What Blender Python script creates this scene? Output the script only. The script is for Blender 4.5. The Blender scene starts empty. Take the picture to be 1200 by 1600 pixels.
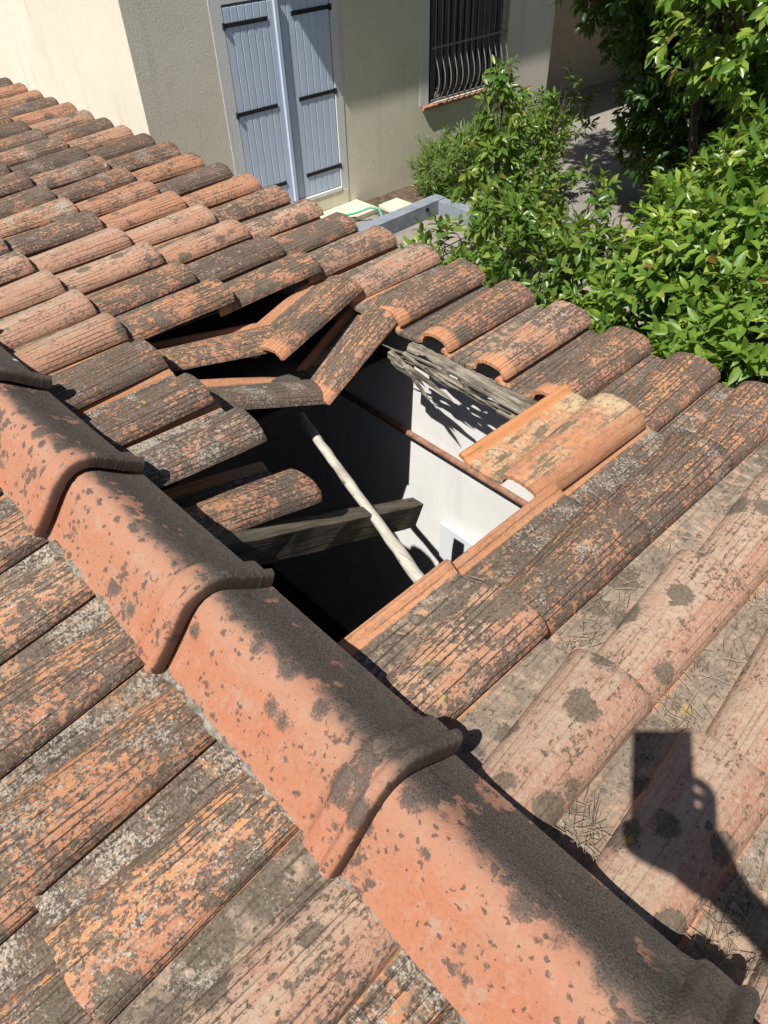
import bpy, bmesh, math, random
import numpy as np
from mathutils import Vector, Matrix, Euler

random.seed(7); rng = np.random.default_rng(11)
scene = bpy.context.scene
col = scene.collection
PI = math.pi

# ------------------------------------------------------------------ camera
CAM = Vector((0.6492, -0.4043, 1.1824))
CR = Vector((0.69435, 0.71914, -0.02667))      # camera right
CD = Vector((0.48923, -0.49890, -0.71537))     # camera down
CF = Vector((-0.52776, 0.48367, -0.69824))     # camera forward
cd = bpy.data.cameras.new('camera'); cam = bpy.data.objects.new('camera', cd); col.objects.link(cam)
cd.sensor_fit = 'VERTICAL'; cd.sensor_height = 24.0; cd.lens = 1108.1 / 1600 * 24.0
cd.clip_start = 0.01; cd.clip_end = 400
M = Matrix.Identity(4)
for i in range(3):
    M[i][0] = CR[i]; M[i][1] = -CD[i]; M[i][2] = -CF[i]; M[i][3] = CAM[i]
cam.matrix_world = M
scene.camera = cam

# ------------------------------------------------------------------ world, sun, exposure
SUNL = Vector((-0.100, 0.540, -0.835)).normalized()    # direction the light travels
to_sun = -SUNL
elev = math.asin(to_sun.z)
w = bpy.data.worlds.new('World'); scene.world = w; w.use_nodes = True
wn = w.node_tree.nodes; wl = w.node_tree.links; wn.clear()
sky = wn.new('ShaderNodeTexSky'); sky.sky_type = 'NISHITA'; sky.sun_disc = False
sky.sun_elevation = elev; sky.sun_rotation = math.atan2(to_sun.x, to_sun.y)
bg = wn.new('ShaderNodeBackground'); bg.inputs[1].default_value = 0.05
wo = wn.new('ShaderNodeOutputWorld'); wl.new(sky.outputs[0], bg.inputs[0]); wl.new(bg.outputs[0], wo.inputs[0])
sl = bpy.data.lights.new('sun', 'SUN'); sl.energy = 5.0; sl.angle = math.radians(0.53); sl.color = (1.0, 0.955, 0.88)
so = bpy.data.objects.new('sun', sl); col.objects.link(so)
so.rotation_euler = SUNL.to_track_quat('-Z', 'Y').to_euler(); so.location = (2, -8, 12)
vs = scene.view_settings; vs.view_transform = 'Standard'; vs.look = 'None'; vs.exposure = 0.32; vs.gamma = 1.0
vs.use_curve_mapping = False
scene.cycles.max_bounces = 4; scene.cycles.diffuse_bounces = 2; scene.cycles.glossy_bounces = 2; scene.cycles.transmission_bounces = 2

# ------------------------------------------------------------------ node helpers
class NT:
    def __init__(s, name):
        s.m = bpy.data.materials.new(name); s.m.use_nodes = True
        s.t = s.m.node_tree; s.t.nodes.clear()
        s.out = s.t.nodes.new('ShaderNodeOutputMaterial')
        s.b = s.t.nodes.new('ShaderNodeBsdfPrincipled'); s.t.links.new(s.b.outputs[0], s.out.inputs[0])
        s.b.inputs['Roughness'].default_value = 0.9
        s.b.inputs['Specular IOR Level'].default_value = 0.25
    def n(s, typ): return s.t.nodes.new(typ)
    def put(s, inp, v):
        if isinstance(v, bpy.types.NodeSocket): s.t.links.new(v, inp)
        else:
            if isinstance(v, (tuple, list)) and len(v) == 3 and inp.type == 'RGBA': v = (*v, 1)
            inp.default_value = v
    def math(s, op, a, b=0.0, c=None, clamp=False):
        n = s.n('ShaderNodeMath'); n.operation = op; n.use_clamp = clamp
        s.put(n.inputs[0], a); s.put(n.inputs[1], b)
        if c is not None: s.put(n.inputs[2], c)
        return n.outputs[0]
    def add(s, a, b): return s.math('ADD', a, b)
    def sub(s, a, b): return s.math('SUBTRACT', a, b)
    def mul(s, a, b): return s.math('MULTIPLY', a, b)
    def mx(s, a, b): return s.math('MAXIMUM', a, b)
    def ss(s, x, lo, hi, a=0.0, b=1.0):
        n = s.n('ShaderNodeMapRange'); n.interpolation_type = 'SMOOTHSTEP'
        s.put(n.inputs[0], x); s.put(n.inputs[1], lo); s.put(n.inputs[2], hi); s.put(n.inputs[3], a); s.put(n.inputs[4], b)
        return n.outputs[0]
    def noise(s, vec, scale, detail=3.0, rough=0.55, dist=0.0, colr=False):
        n = s.n('ShaderNodeTexNoise'); s.put(n.inputs['Vector'], vec)
        n.inputs['Scale'].default_value = scale; n.inputs['Detail'].default_value = detail
        n.inputs['Roughness'].default_value = rough; n.inputs['Distortion'].default_value = dist
        return n.outputs[1] if colr else n.outputs[0]
    def vor(s, vec, scale, feature='F1', dim='3D', wv=None, rnd=1.0):
        n = s.n('ShaderNodeTexVoronoi'); n.voronoi_dimensions = dim; n.feature = feature
        if dim == '1D': s.put(n.inputs['W'], wv)
        else: s.put(n.inputs['Vector'], vec)
        n.inputs['Scale'].default_value = scale; n.inputs['Randomness'].default_value = rnd
        return n.outputs['Distance'], (n.outputs['Color'] if feature == 'F1' else None)
    def mix(s, f, a, b, mode='MIX'):
        n = s.n('ShaderNodeMix'); n.data_type = 'RGBA'; n.blend_type = mode
        s.put(n.inputs[0], f); s.put(n.inputs[6], a); s.put(n.inputs[7], b)
        return n.outputs[2]
    def comb(s, x, y, z):
        n = s.n('ShaderNodeCombineXYZ'); s.put(n.inputs[0], x); s.put(n.inputs[1], y); s.put(n.inputs[2], z); return n.outputs[0]
    def sep(s, v):
        n = s.n('ShaderNodeSeparateXYZ'); s.put(n.inputs[0], v); return n.outputs
    def sepc(s, v):
        n = s.n('ShaderNodeSeparateColor'); s.put(n.inputs[0], v); return n.outputs
    def vadd(s, a, b):
        n = s.n('ShaderNodeVectorMath'); n.operation = 'ADD'; s.put(n.inputs[0], a); s.put(n.inputs[1], b); return n.outputs[0]
    def vscale(s, a, f):
        n = s.n('ShaderNodeVectorMath'); n.operation = 'MULTIPLY'; s.put(n.inputs[0], a); s.put(n.inputs[1], f); return n.outputs[0]
    def obj(s): return s.n('ShaderNodeTexCoord').outputs['Object']
    def geo(s): return s.n('ShaderNodeNewGeometry')
    def bump(s, h, dist, strength=1.0):
        n = s.n('ShaderNodeBump'); n.inputs['Strength'].default_value = strength; n.inputs['Distance'].default_value = dist
        s.put(n.inputs['Height'], h); s.t.links.new(n.outputs[0], s.b.inputs['Normal'])
    def base(s, c): s.put(s.b.inputs['Base Color'], c)

def simple_mat(name, c1, c2, scale=8, rough=0.85, bump=0.0, bscale=60, metal=0.0):
    k = NT(name); v = k.obj()
    n = k.noise(v, scale, 6, 0.6)
    k.base(k.mix(k.ss(n, 0.35, 0.65), c1, c2))
    k.b.inputs['Roughness'].default_value = rough; k.b.inputs['Metallic'].default_value = metal
    if bump: k.bump(k.noise(v, bscale, 6, 0.65), bump)
    return k.m

# --- weathered roman tile: the object colour carries (dark crust, olive growth, white lichen, pinkness)
def tile_material():
    k = NT('weathered_tile')
    uv = k.n('ShaderNodeUVMap').outputs[0]; su = k.sep(uv); u, v = su[0], su[1]
    oi = k.n('ShaderNodeObjectInfo'); rnd = oi.outputs['Random']
    pc = k.sepc(oi.outputs['Color']); dk, ol, wh = pc[0], pc[1], pc[2]; pink = oi.outputs['Alpha']
    seed = k.mul(rnd, 53.0)
    P = k.comb(u, v, seed)
    Ps = k.comb(u, k.mul(v, 0.14), seed)                       # stretched along the tile
    n1 = k.noise(P, 8, 3, 0.6, 0.3); n2 = k.noise(P, 40, 5, 0.68, 0.2); n3 = k.noise(P, 230, 3, 0.65)
    st = k.noise(Ps, 60, 3, 0.6)
    gr1 = k.noise(k.comb(u, k.mul(v, .72), seed), 110, 4, 0.74)
    gr2 = k.noise(k.comb(v, u, seed), 165, 3, 0.72)
    # drag grooves along the tile
    wob = k.mul(k.sub(n1, 0.5), 0.006)
    wv = k.add(k.add(u, wob), seed)
    gd, gcol = k.vor(None, 58, 'DISTANCE_TO_EDGE', '1D', wv, 1.0)
    gamt = k.ss(k.noise(k.comb(k.mul(u, 3.0), k.mul(v, 0.35), seed), 13, 2), 0.40, 0.58)
    gamt = k.mul(gamt, k.sub(1.0, k.mul(k.ss(pink, .5, 1.0), 0.72)))
    gro = k.mul(k.ss(gd, 0.03, 0.12, 1.0, 0.0), gamt)
    pan = k.ss(u, 0.105, 0.14, 1.0, 0.0)
    # fired clay
    org = k.mix(k.ss(n1, 0.3, 0.7), (0.49, 0.203, 0.077), (0.56, 0.278, 0.102))
    org = k.mix(k.ss(st, 0.42, 0.62, 0.0, 0.6), org, (0.36, 0.135, 0.07))
    pk = k.mix(k.ss(n2, 0.35, 0.65), (0.455, 0.335, 0.240), (0.41, 0.245, 0.165))
    pk = k.mix(k.ss(st, 0.48, 0.62, 0.0, 0.6), pk, (0.40, 0.165, 0.10))
    c = k.mix(k.ss(k.add(pink, k.mul(k.sub(n1, 0.5), 1.2)), 0.2, 0.85), org, pk)
    c = k.mix(k.mul(k.ss(k.add(u, k.mul(k.sub(n2, .5), .04)), 0.255, 0.275), 0.6), c, (0.40, 0.155, 0.085))
    c = k.mix(k.mul(k.ss(gr2, 0.46, 0.60, 0.0, 0.55), k.add(0.35, k.mul(pink, .65))), c, (0.47, 0.355, 0.265))
    c = k.mix(k.ss(gr1, 0.52, 0.60, 0.0, 0.45), c, (0.22, 0.115, 0.075))
    # grey dirt in the pans
    dirt = k.mul(pan, k.ss(k.add(n2, k.mul(k.sub(n1, .5), .6)), 0.30, 0.50))
    c = k.mix(k.mul(dirt, 0.86), c, k.mix(k.ss(gr1, .4, .6), (0.15, 0.125, 0.095), (0.29, 0.245, 0.185)))
    # dark crust of algae and lichen: density from broad noise, broken up grain by grain
    den = k.add(k.mul(k.sub(n1, .5), 1.3), k.add(k.mul(k.sub(n2, .5), 1.5), k.mul(k.sub(st, .5), 0.8)))
    den = k.add(k.add(den, k.sub(dk, 0.46)), k.add(k.mul(gro, .12), k.mul(pan, .10)))
    thr = k.sub(0.5, k.mul(den, 0.42))
    crust = k.ss(gr1, k.sub(thr, 0.03), k.add(thr, 0.03))
    dcol = k.mix(k.ss(n3, 0.38, 0.62), (0.034, 0.028, 0.024), (0.115, 0.092, 0.072))
    c = k.mix(k.mul(crust, 0.92), c, dcol)
    # grime in grooves
    c = k.mix(k.mul(gro, 0.80), c, (0.050, 0.030, 0.020))
    # olive grey round growths with ragged rims
    dv = k.vscale(k.noise(P, 65, 3, 0.7, 0, True), (0.034, 0.034, 0.0))
    Pd = k.vadd(P, dv)
    od, oc = k.vor(Pd, 11.5); ocs = k.sepc(oc)
    orad = k.mul(k.ss(ocs[0], k.sub(1.0, k.mul(ol, .9)), .95), 0.50)
    om = k.ss(k.add(od, k.mul(k.sub(gr1, .5), 0.5)), k.sub(orad, 0.06), orad, 1.0, 0.0)
    om = k.mul(om, k.ss(orad, 0.02, 0.06))
    od2, oc2 = k.vor(Pd, 46); oc2s = k.sepc(oc2)
    or2 = k.mul(k.ss(oc2s[0], k.sub(1.12, k.mul(ol, .6)), 1.12), 0.44)
    om2 = k.mul(k.ss(k.add(od2, k.mul(k.sub(n3, .5), 0.2)), k.sub(or2, 0.06), or2, 1.0, 0.0), k.ss(or2, .02, .06))
    omm = k.mx(om, om2)
    c = k.mix(k.mul(omm, 0.88), c, k.mix(k.ss(n3, .35, .65), (0.055, 0.047, 0.033), (0.135, 0.112, 0.080)))
    # pale lichen: granular patches, dots and a few rosettes
    wden = k.add(k.mul(k.sub(k.noise(k.comb(v, u, k.add(seed, 9.0)), 10, 4, .7), .5), 3.4), k.add(k.sub(wh, 0.92), k.mul(pan, .28)))
    wthr = k.sub(0.56, k.mul(wden, 0.30))
    wm = k.ss(gr2, k.sub(wthr, .02), k.add(wthr, .03))
    wcol = k.mix(k.ss(n3, .38, .62), (0.21, 0.185, 0.15), (0.50, 0.475, 0.41)); wcol = k.mix(k.ss(n2, .5, .62, 0, .6), wcol, (0.45, 0.36, 0.27))
    c = k.mix(k.mul(wm, 0.82), c, wcol)
    wd2, wc2 = k.vor(Pd, 30); wc2s = k.sepc(wc2)
    wr2 = k.mul(k.ss(wc2s[1], k.sub(1.04, k.mul(wh, .16)), 1.04), 0.40)
    wm2 = k.mul(k.ss(k.add(wd2, k.mul(k.sub(n3, .5), .15)), k.sub(wr2, 0.05), wr2, 1.0, 0.0), k.ss(wr2, .03, .07))
    c = k.mix(k.mul(wm2, 0.8), c, k.mix(k.ss(n3, .4, .6), (0.36, 0.37, 0.33), (0.55, 0.55, 0.50)))
    # rare yellow lichen
    ym = k.mul(k.ss(wc2s[2], 0.988, 0.992), k.ss(k.add(wd2, k.mul(k.sub(gr1, .5), .9)), 0.22, 0.32, 1.0, 0.0))
    c = k.mix(k.mul(ym, 0.75), c, (0.45, 0.30, 0.05))
    # dry dust over everything
    c = k.mix(k.ss(k.add(n2, k.mul(k.sub(gr2, .5), .8)), .32, .70, .02, .26), c, (0.37, 0.285, 0.215))
    # clay that lay covered by its neighbour stays clean
    cl = k.mx(k.ss(k.add(u, k.mul(k.sub(n2, .5), .02)), 0.052, 0.060, 1.0, 0.0), k.mul(k.ss(k.add(v, k.mul(k.sub(n2, .5), 0.05)), 0.413, 0.430), k.ss(u, .10, .14)))
    clean = k.mix(k.ss(n2, .35, .68), (0.58, 0.235, 0.095), (0.52, 0.265, 0.14))
    clean = k.mix(k.ss(gr1, .52, .62, 0, .5), clean, (0.27, 0.15, 0.09))
    c = k.mix(k.mul(cl, 0.85), c, clean)
    # per tile tone
    h = k.n('ShaderNodeHueSaturation'); h.inputs['Saturation'].default_value = 0.95
    k.put(h.inputs['Value'], k.add(0.90, k.mul(rnd, 0.2))); k.put(h.inputs['Color'], c)
    k.base(h.outputs[0])
    hgt = k.add(k.mul(gr1, 0.75), k.mul(gro, -0.8))
    k.bump(hgt, 0.0042, 1.0)
    k.b.inputs['Roughness'].default_value = 0.95
    return k.m

def ridge_material():
    k = NT('ridge_clay')
    uv = k.n('ShaderNodeUVMap').outputs[0]; su = k.sep(uv); u, v = su[0], su[1]
    rnd = k.n('ShaderNodeObjectInfo').outputs['Random']; seed = k.mul(rnd, 61.0)
    P = k.comb(u, v, seed)
    n1 = k.noise(P, 7, 4, 0.55, 0.3); n2 = k.noise(P, 38, 6, 0.62); n3 = k.noise(P, 260, 5, 0.7)
    c = k.mix(k.ss(n1, 0.3, 0.7), (0.42, 0.148, 0.070), (0.39, 0.178, 0.098))
    c = k.mix(k.ss(n2, 0.48, 0.70, 0.0, 0.65), c, (0.42, 0.235, 0.155))
    c = k.mix(k.ss(k.noise(P, 120, 4, .7), 0.53, 0.62, 0.0, 0.5), c, (0.30, 0.115, 0.065))
    c = k.mix(k.ss(k.noise(P, 16, 6, .7), 0.57, 0.66, 0.0, 0.5), c, (0.36, 0.28, 0.21))
    c = k.mix(k.ss(n3, .52, .72, 0, .4), c, (0.36, 0.13, 0.07))
    # bloom towards the crown: pale dust
    c = k.mix(k.mul(k.ss(u, 0.09, 0.15), 0.35), c, (0.40, 0.245, 0.17))
    dv = k.vscale(k.noise(P, 55, 4, 0.7, 0, True), (0.028, 0.028, 0.0))
    def spots(scale, dens, rad):
        d, cc = k.vor(k.vadd(P, dv), scale); cs = k.sepc(cc)
        r = k.mul(k.ss(cs[0], 1.0 - dens, 1.0), rad)
        return k.mul(k.ss(k.add(d, k.mul(k.sub(n3, .5), .34)), k.sub(r, .15), k.add(r, .02), 1.0, 0.0), k.ss(r, .03, .07))
    sp = k.mx(k.mx(spots(15, 0.55, 0.44), spots(34, 0.50, 0.44)), spots(85, 0.36, 0.44))
    patch = k.ss(k.add(k.mul(n1, .6), k.add(k.mul(n2, .5), k.mul(n3, .12))), 0.690, 0.735)
    sp = k.mx(sp, patch)
    dark = k.mix(k.ss(n3, .35, .65), (0.062, 0.050, 0.042), (0.13, 0.105, 0.088))
    c = k.mix(k.mul(sp, 0.88), c, dark)
    # crust that grows over the flank away from the path side
    fl = k.add(u, k.add(k.mul(k.sub(n1, 0.5), 0.10), k.mul(k.sub(n2, 0.5), 0.05)))
    fm = k.ss(fl, 0.170, 0.205)
    fm = k.mul(fm, k.ss(k.noise(P, 11, 5, .6), 0.66, 0.60))
    fc = k.mix(k.ss(n3, .35, .68), (0.050, 0.043, 0.037), (0.150, 0.128, 0.108))
    fc = k.mix(k.ss(n1, .5, .7, 0, .5), fc, (0.13, 0.105, 0.08))
    c = k.mix(k.mul(fm, 0.95), c, fc)
    # pits
    pd, pcc = k.vor(P, 75); c = k.mix(k.mul(k.ss(pd, .16, .08), k.ss(k.sepc(pcc)[1], .72, .8)), c, (0.10, 0.05, 0.035))
    # few white lichen rosettes
    d, cc = k.vor(k.vadd(P, dv), 17); cs = k.sepc(cc)
    r = k.mul(k.ss(cs[1], 0.965, 0.99), 0.2)
    wm = k.mul(k.ss(d, k.sub(r, .03), r, 1.0, 0.0), k.ss(r, .03, .07))
    c = k.mix(wm, c, k.mix(n2, (0.48, 0.50, 0.40), (0.66, 0.64, 0.55)))
    # grime on the end face of the collar
    c = k.mix(k.mul(k.ss(k.add(v, k.mul(k.sub(n2, .5), .006)), 0.0040, 0.0015), .85), c, (0.055, 0.035, 0.025))
    hs_ = k.n('ShaderNodeHueSaturation'); hs_.inputs['Saturation'].default_value = 0.93; k.put(hs_.inputs['Color'], c); c = hs_.outputs[0]
    k.base(c)
    k.bump(k.add(k.add(k.mul(n2, .4), k.mul(n3, .45)), k.mul(k.add(fm, sp), .3)), 0.0036, 1.0)
    k.b.inputs['Roughness'].default_value = 0.9
    return k.m

def stucco(name, c1, c2, bump=0.007):
    k = NT(name); v = k.obj()
    n1 = k.noise(v, 0.9, 5, .6); n2 = k.noise(v, 48, 5, .65); n3 = k.noise(v, 6, 5, .6)
    c = k.mix(k.ss(n1, .35, .65), c1, c2)
    c = k.mix(k.ss(n3, .45, .75, 0, .25), c, tuple(x * .8 for x in c1))
    c = k.mix(k.ss(k.noise(k.vscale(v, (1, 1, .12)), 5, 5, .65), .52, .72, 0, .28), c, tuple(x * .62 for x in c1))
    k.base(c); k.b.inputs['Roughness'].default_value = 0.95
    if bump: k.bump(k.add(k.mul(n2, .7), k.mul(k.noise(v, 220, 3, .6), .35)), bump, 1.0)
    return k.m

def wood(name, c1, c2, c3, axis='X', bump=0.003):
    k = NT(name); v = k.obj()
    sc = {'X': (0.06, 1, 1), 'Y': (1, 0.06, 1), 'Z': (1, 1, .06)}[axis]
    vv = k.vscale(v, sc)
    n1 = k.noise(vv, 90, 6, .65, .4); n2 = k.noise(v, 9, 4, .6); n3 = k.noise(vv, 320, 3, .6)
    c = k.mix(k.ss(n1, .32, .66), c1, c2); c = k.mix(k.ss(n2, .5, .7, 0, .7), c, c3)
    cr = k.ss(k.noise(vv, 60, 3, .5, .6), .66, .70)
    c = k.mix(k.mul(cr, .8), c, (0.03, .025, .02))
    k.base(c); k.b.inputs['Roughness'].default_value = .85
    k.bump(k.sub(k.add(k.mul(n1, .6), k.mul(n3, .3)), k.mul(cr, .8)), bump)
    return k.m

def leaf_mat(name, c1, c2, c3, rough=0.32, trans=0.38):
    k = NT(name); g = k.geo(); r = g.outputs['Random Per Island']
    v = k.obj(); n = k.noise(v, 30, 3)
    c = k.mix(k.ss(r, 0.0, 0.55), c1, c2); c = k.mix(k.ss(r, 0.6, 0.97), c, c3); c = k.mix(k.ss(r, .975, .98), c, (0.22, 0.10, 0.03))
    c = k.mix(k.ss(n, .4, .7, 0, .3), c, c1)
    c = k.mix(k.ss(k.noise(v, 2.4, 3), .42, .62, 0, .6), c, c1)
    k.base(c); k.b.inputs['Roughness'].default_value = rough; k.b.inputs['Specular IOR Level'].default_value = .5
    t = k.n('ShaderNodeBsdfTranslucent'); tc = k.mix(0.5, c, (0.30, 0.42, 0.03)); k.put(t.inputs[0], tc)
    ms = k.n('ShaderNodeMixShader'); ms.inputs[0].default_value = trans
    k.t.links.new(k.b.outputs[0], ms.inputs[1]); k.t.links.new(t.outputs[0], ms.inputs[2]); k.t.links.new(ms.outputs[0], k.out.inputs[0])
    k.bump(k.noise(v, 180, 2), 0.001, .5)
    return k.m

MT = tile_material(); MR = ridge_material()
M_mortar = simple_mat('lichen_mortar', (0.16, 0.14, 0.11), (0.40, 0.37, 0.31), 60, .95, 0.006, 160)
M_wall_sun = stucco('cream_render', (0.73, 0.675, 0.55), (0.77, 0.72, 0.60))
M_wall_2 = stucco('tan_render', (0.42, 0.33, 0.235), (0.46, 0.37, 0.27))
M_band = stucco('grey_band_render', (0.68, 0.69, 0.69), (0.74, 0.74, 0.73), .005)
M_plaster = stucco('white_plaster', (0.76, 0.76, 0.745), (0.84, 0.84, 0.83), .0015)
M_plaster_d = stucco('darkened_plaster', (0.26, 0.25, 0.235), (0.33, 0.32, 0.30), .003)  # walls coloured dark to cut bounced light and keep the interior black
M_blue = simple_mat('blue_grey_paint', (0.545, 0.635, 0.80), (0.585, 0.67, 0.83), 5, .5, .0006, 90)
M_white = simple_mat('white_paint', (0.68, 0.68, 0.65), (0.75, 0.75, 0.72), 7, .55)
M_black = simple_mat('black_iron', (0.012, 0.012, 0.016), (0.03, 0.03, 0.034), 40, .5, .001, 120)
M_iron = simple_mat('grey_iron', (0.20, 0.19, 0.18), (0.30, 0.28, 0.26), 40, .55)
M_dark = simple_mat('dark_glass', (0.01, 0.01, 0.012), (0.02, 0.02, 0.025), 3, .15)
M_brick = simple_mat('sill_brick', (0.42, 0.20, 0.13), (0.50, 0.27, 0.19), 14, .9, .004, 90)
M_step = simple_mat('pale_step_stone', (0.62, 0.56, 0.42), (0.70, 0.65, 0.53), 7, .9, .003, 60)
M_zinc = simple_mat('grey_blue_metal', (0.20, 0.235, 0.28), (0.27, 0.30, 0.345), 6, .6, .001, 80)
M_hose = simple_mat('green_hose', (0.10, 0.42, 0.30), (0.14, 0.48, 0.35), 20, .45)
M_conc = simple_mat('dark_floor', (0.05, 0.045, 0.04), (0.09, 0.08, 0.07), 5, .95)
M_rust = simple_mat('rusty_pipe', (0.20, 0.095, 0.06), (0.32, 0.17, 0.115), 30, .7, .001, 150)
M_beam = wood('old_grey_beam', (0.07, 0.058, 0.044), (0.185, 0.155, 0.115), (0.11, 0.095, 0.065), 'Y', .004)  # toned darker in place of the tile shadow on the hanging rafter
M_rot = wood('rotten_wood', (0.09, 0.07, 0.05), (0.38, 0.34, 0.275), (0.05, 0.036, 0.025), 'X', .010)
M_pole = wood('pale_batten', (0.50, 0.45, 0.37), (0.66, 0.63, 0.55), (0.40, 0.34, 0.25), 'Z', .002)
M_bark = simple_mat('bark', (0.05, 0.04, 0.03), (0.11, 0.09, 0.07), 30, .9, .004, 80)
M_needle = simple_mat('dry_needles', (0.26, 0.18, 0.12), (0.42, 0.34, 0.25), 30, .8)
M_board = simple_mat('white_board', (0.72, 0.75, 0.80), (0.76, 0.79, 0.83), 5, .5)
M_skin = simple_mat('skin', (0.50, 0.28, 0.20), (0.55, 0.32, 0.23), 9, .6)
M_cloth = simple_mat('navy_cloth', (0.03, 0.04, 0.07), (0.045, 0.055, 0.09), 30, .9)
M_phone = simple_mat('phone_glass', (0.012, 0.012, 0.014), (0.02, 0.02, 0.022), 5, .25)

def ground_material():
    k = NT('garden_ground'); g = k.obj()
    n1 = k.noise(g, 0.55, 5, .6); n2 = k.noise(g, 9, 6, .65); n3 = k.noise(g, 70, 4, .7)
    c = k.mix(k.ss(n1, .42, .58), (0.26, 0.245, 0.225), (0.34, 0.31, 0.27))
    c = k.mix(k.ss(n2, .5, .66, 0, .6), c, (0.20, 0.16, 0.11))
    c = k.mix(k.ss(n3, .55, .7, 0, .6), c, (0.12, 0.10, 0.07))
    k.base(c); k.bump(k.add(n2, k.mul(n3, .5)), .02); return k.m
M_ground = ground_material()
M_soil = simple_mat('soil', (0.09, 0.065, 0.045), (0.17, 0.125, 0.09), 9, .95, .02, 40)
M_paving = simple_mat('brown_paving', (0.24, 0.215, 0.19), (0.32, 0.28, 0.24), 3, .9, .004, 50)

# ------------------------------------------------------------------ mesh helpers
def link(o, parent=None):
    col.objects.link(o)
    if parent is not None: o.parent = parent
    return o
def tag(o, label=None, cat=None, group=None, kind=None):
    if label: o['label'] = label
    if cat: o['category'] = cat
    if group: o['group'] = group
    if kind: o['kind'] = kind
    return o
def empty(name, loc=(0, 0, 0), parent=None):
    o = bpy.data.objects.new(name, None); o.location = loc; o.empty_display_size = .1; return link(o, parent)
def from_bm(name, bm, mat, parent=None, smooth=False, angle=35):
    me = bpy.data.meshes.new(name); bmesh.ops.recalc_face_normals(bm, faces=bm.faces[:]); bm.to_mesh(me); bm.free()
    me.materials.append(mat)
    if smooth:
        me.polygons.foreach_set('use_smooth', [True] * len(me.polygons)); me.set_sharp_from_angle(angle=math.radians(angle))
    return link(bpy.data.objects.new(name, me), parent)
def bm_box(bm, a, b, bev=0.0):
    r = bmesh.ops.create_cube(bm, size=1.0); vs_ = r['verts']
    for v in vs_:
        v.co = Vector([a[i] + (v.co[i] + .5) * (b[i] - a[i]) for i in range(3)])
    if bev:
        es = set(e for v in vs_ for e in v.link_edges)
        bmesh.ops.bevel(bm, geom=list(es), offset=bev, segments=1, affect='EDGES')
def box(name, a, b, mat, parent=None, bev=0.0):
    bm = bmesh.new(); bm_box(bm, a, b, bev); return from_bm(name, bm, mat, parent)
def bm_tube(bm, pts, rad, n=8, cap=True):
    pts = [Vector(p) for p in pts]; rs = rad if isinstance(rad, (list, tuple)) else [rad] * len(pts)
    rings = []; up = Vector((0, 0, 1)); pn = None
    for i, p in enumerate(pts):
        t = (pts[min(i + 1, len(pts) - 1)] - pts[max(i - 1, 0)]).normalized()
        if pn is None:
            a = up if abs(t.dot(up)) < .9 else Vector((1, 0, 0)); pn = (a - t * a.dot(t)).normalized()
        else: pn = (pn - t * pn.dot(t)).normalized()
        b = t.cross(pn)
        rings.append([bm.verts.new(p + (pn * math.cos(2 * PI * j / n) + b * math.sin(2 * PI * j / n)) * rs[i]) for j in range(n)])
    for i in range(len(rings) - 1):
        for j in range(n):
            bm.faces.new((rings[i][j], rings[i][(j + 1) % n], rings[i + 1][(j + 1) % n], rings[i + 1][j]))
    if cap: bm.faces.new(rings[0][::-1]); bm.faces.new(rings[-1])
def tube(name, pts, rad, mat, parent=None, n=8):
    bm = bmesh.new(); bm_tube(bm, pts, rad, n); return from_bm(name, bm, mat, parent, True, 50)

# ------------------------------------------------------------------ roof frame of reference
PW, EX, TL = 0.24, 0.4126, 0.47          # column spacing, exposed length, tile length
SL = math.radians(4.0); NS = math.radians(11.0)
def far_pt(x, v, h=0.0): return Vector((x, v * math.cos(SL) + h * math.sin(SL), -v * math.sin(SL) + h * math.cos(SL)))
NY0, NZ0 = -0.2, -0.005
def near_pt(x, v, h=0.0):               # v measured down the near slope from y = NY0
    return Vector((x, NY0 - v * math.cos(NS) - h * math.sin(NS), NZ0 - v * math.sin(NS) + h * math.cos(NS)))

def profile(t, hs):
    # t = 0 at the tip (wide barrel), 1 at the head (narrow barrel)
    pr = [(-0.022, 0.0), (-0.022, 0.009), (-0.018, 0.0135), (-0.010, 0.0140), (-0.003, 0.0115), (0.002, 0.005), (0.009, 0.001), (0.018, 0.0)]
    x0 = 0.084 + 0.036 * t; x1 = 0.264 - 0.006 * t; hgt = (0.058 - 0.009 * t) * hs
    for f in (.3, .6, .85): pr.append((0.018 + (x0 - 0.018) * f, -0.001 if f < .8 else 0.001))
    cx = (x0 + x1) / 2; hw = (x1 - x0) / 2
    for i in range(17):
        a = PI - PI * i / 16
        x = cx + hw * math.copysign(abs(math.cos(a)) ** 0.92, math.cos(a)); z = 0.004 + (hgt - .004) * max(0.0, math.sin(a)) ** 0.85
        if i == 0: x, z = x0, 0.005
        if i == 16: x, z = x1, 0.008
        pr.append((x, z))
    return pr
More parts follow.
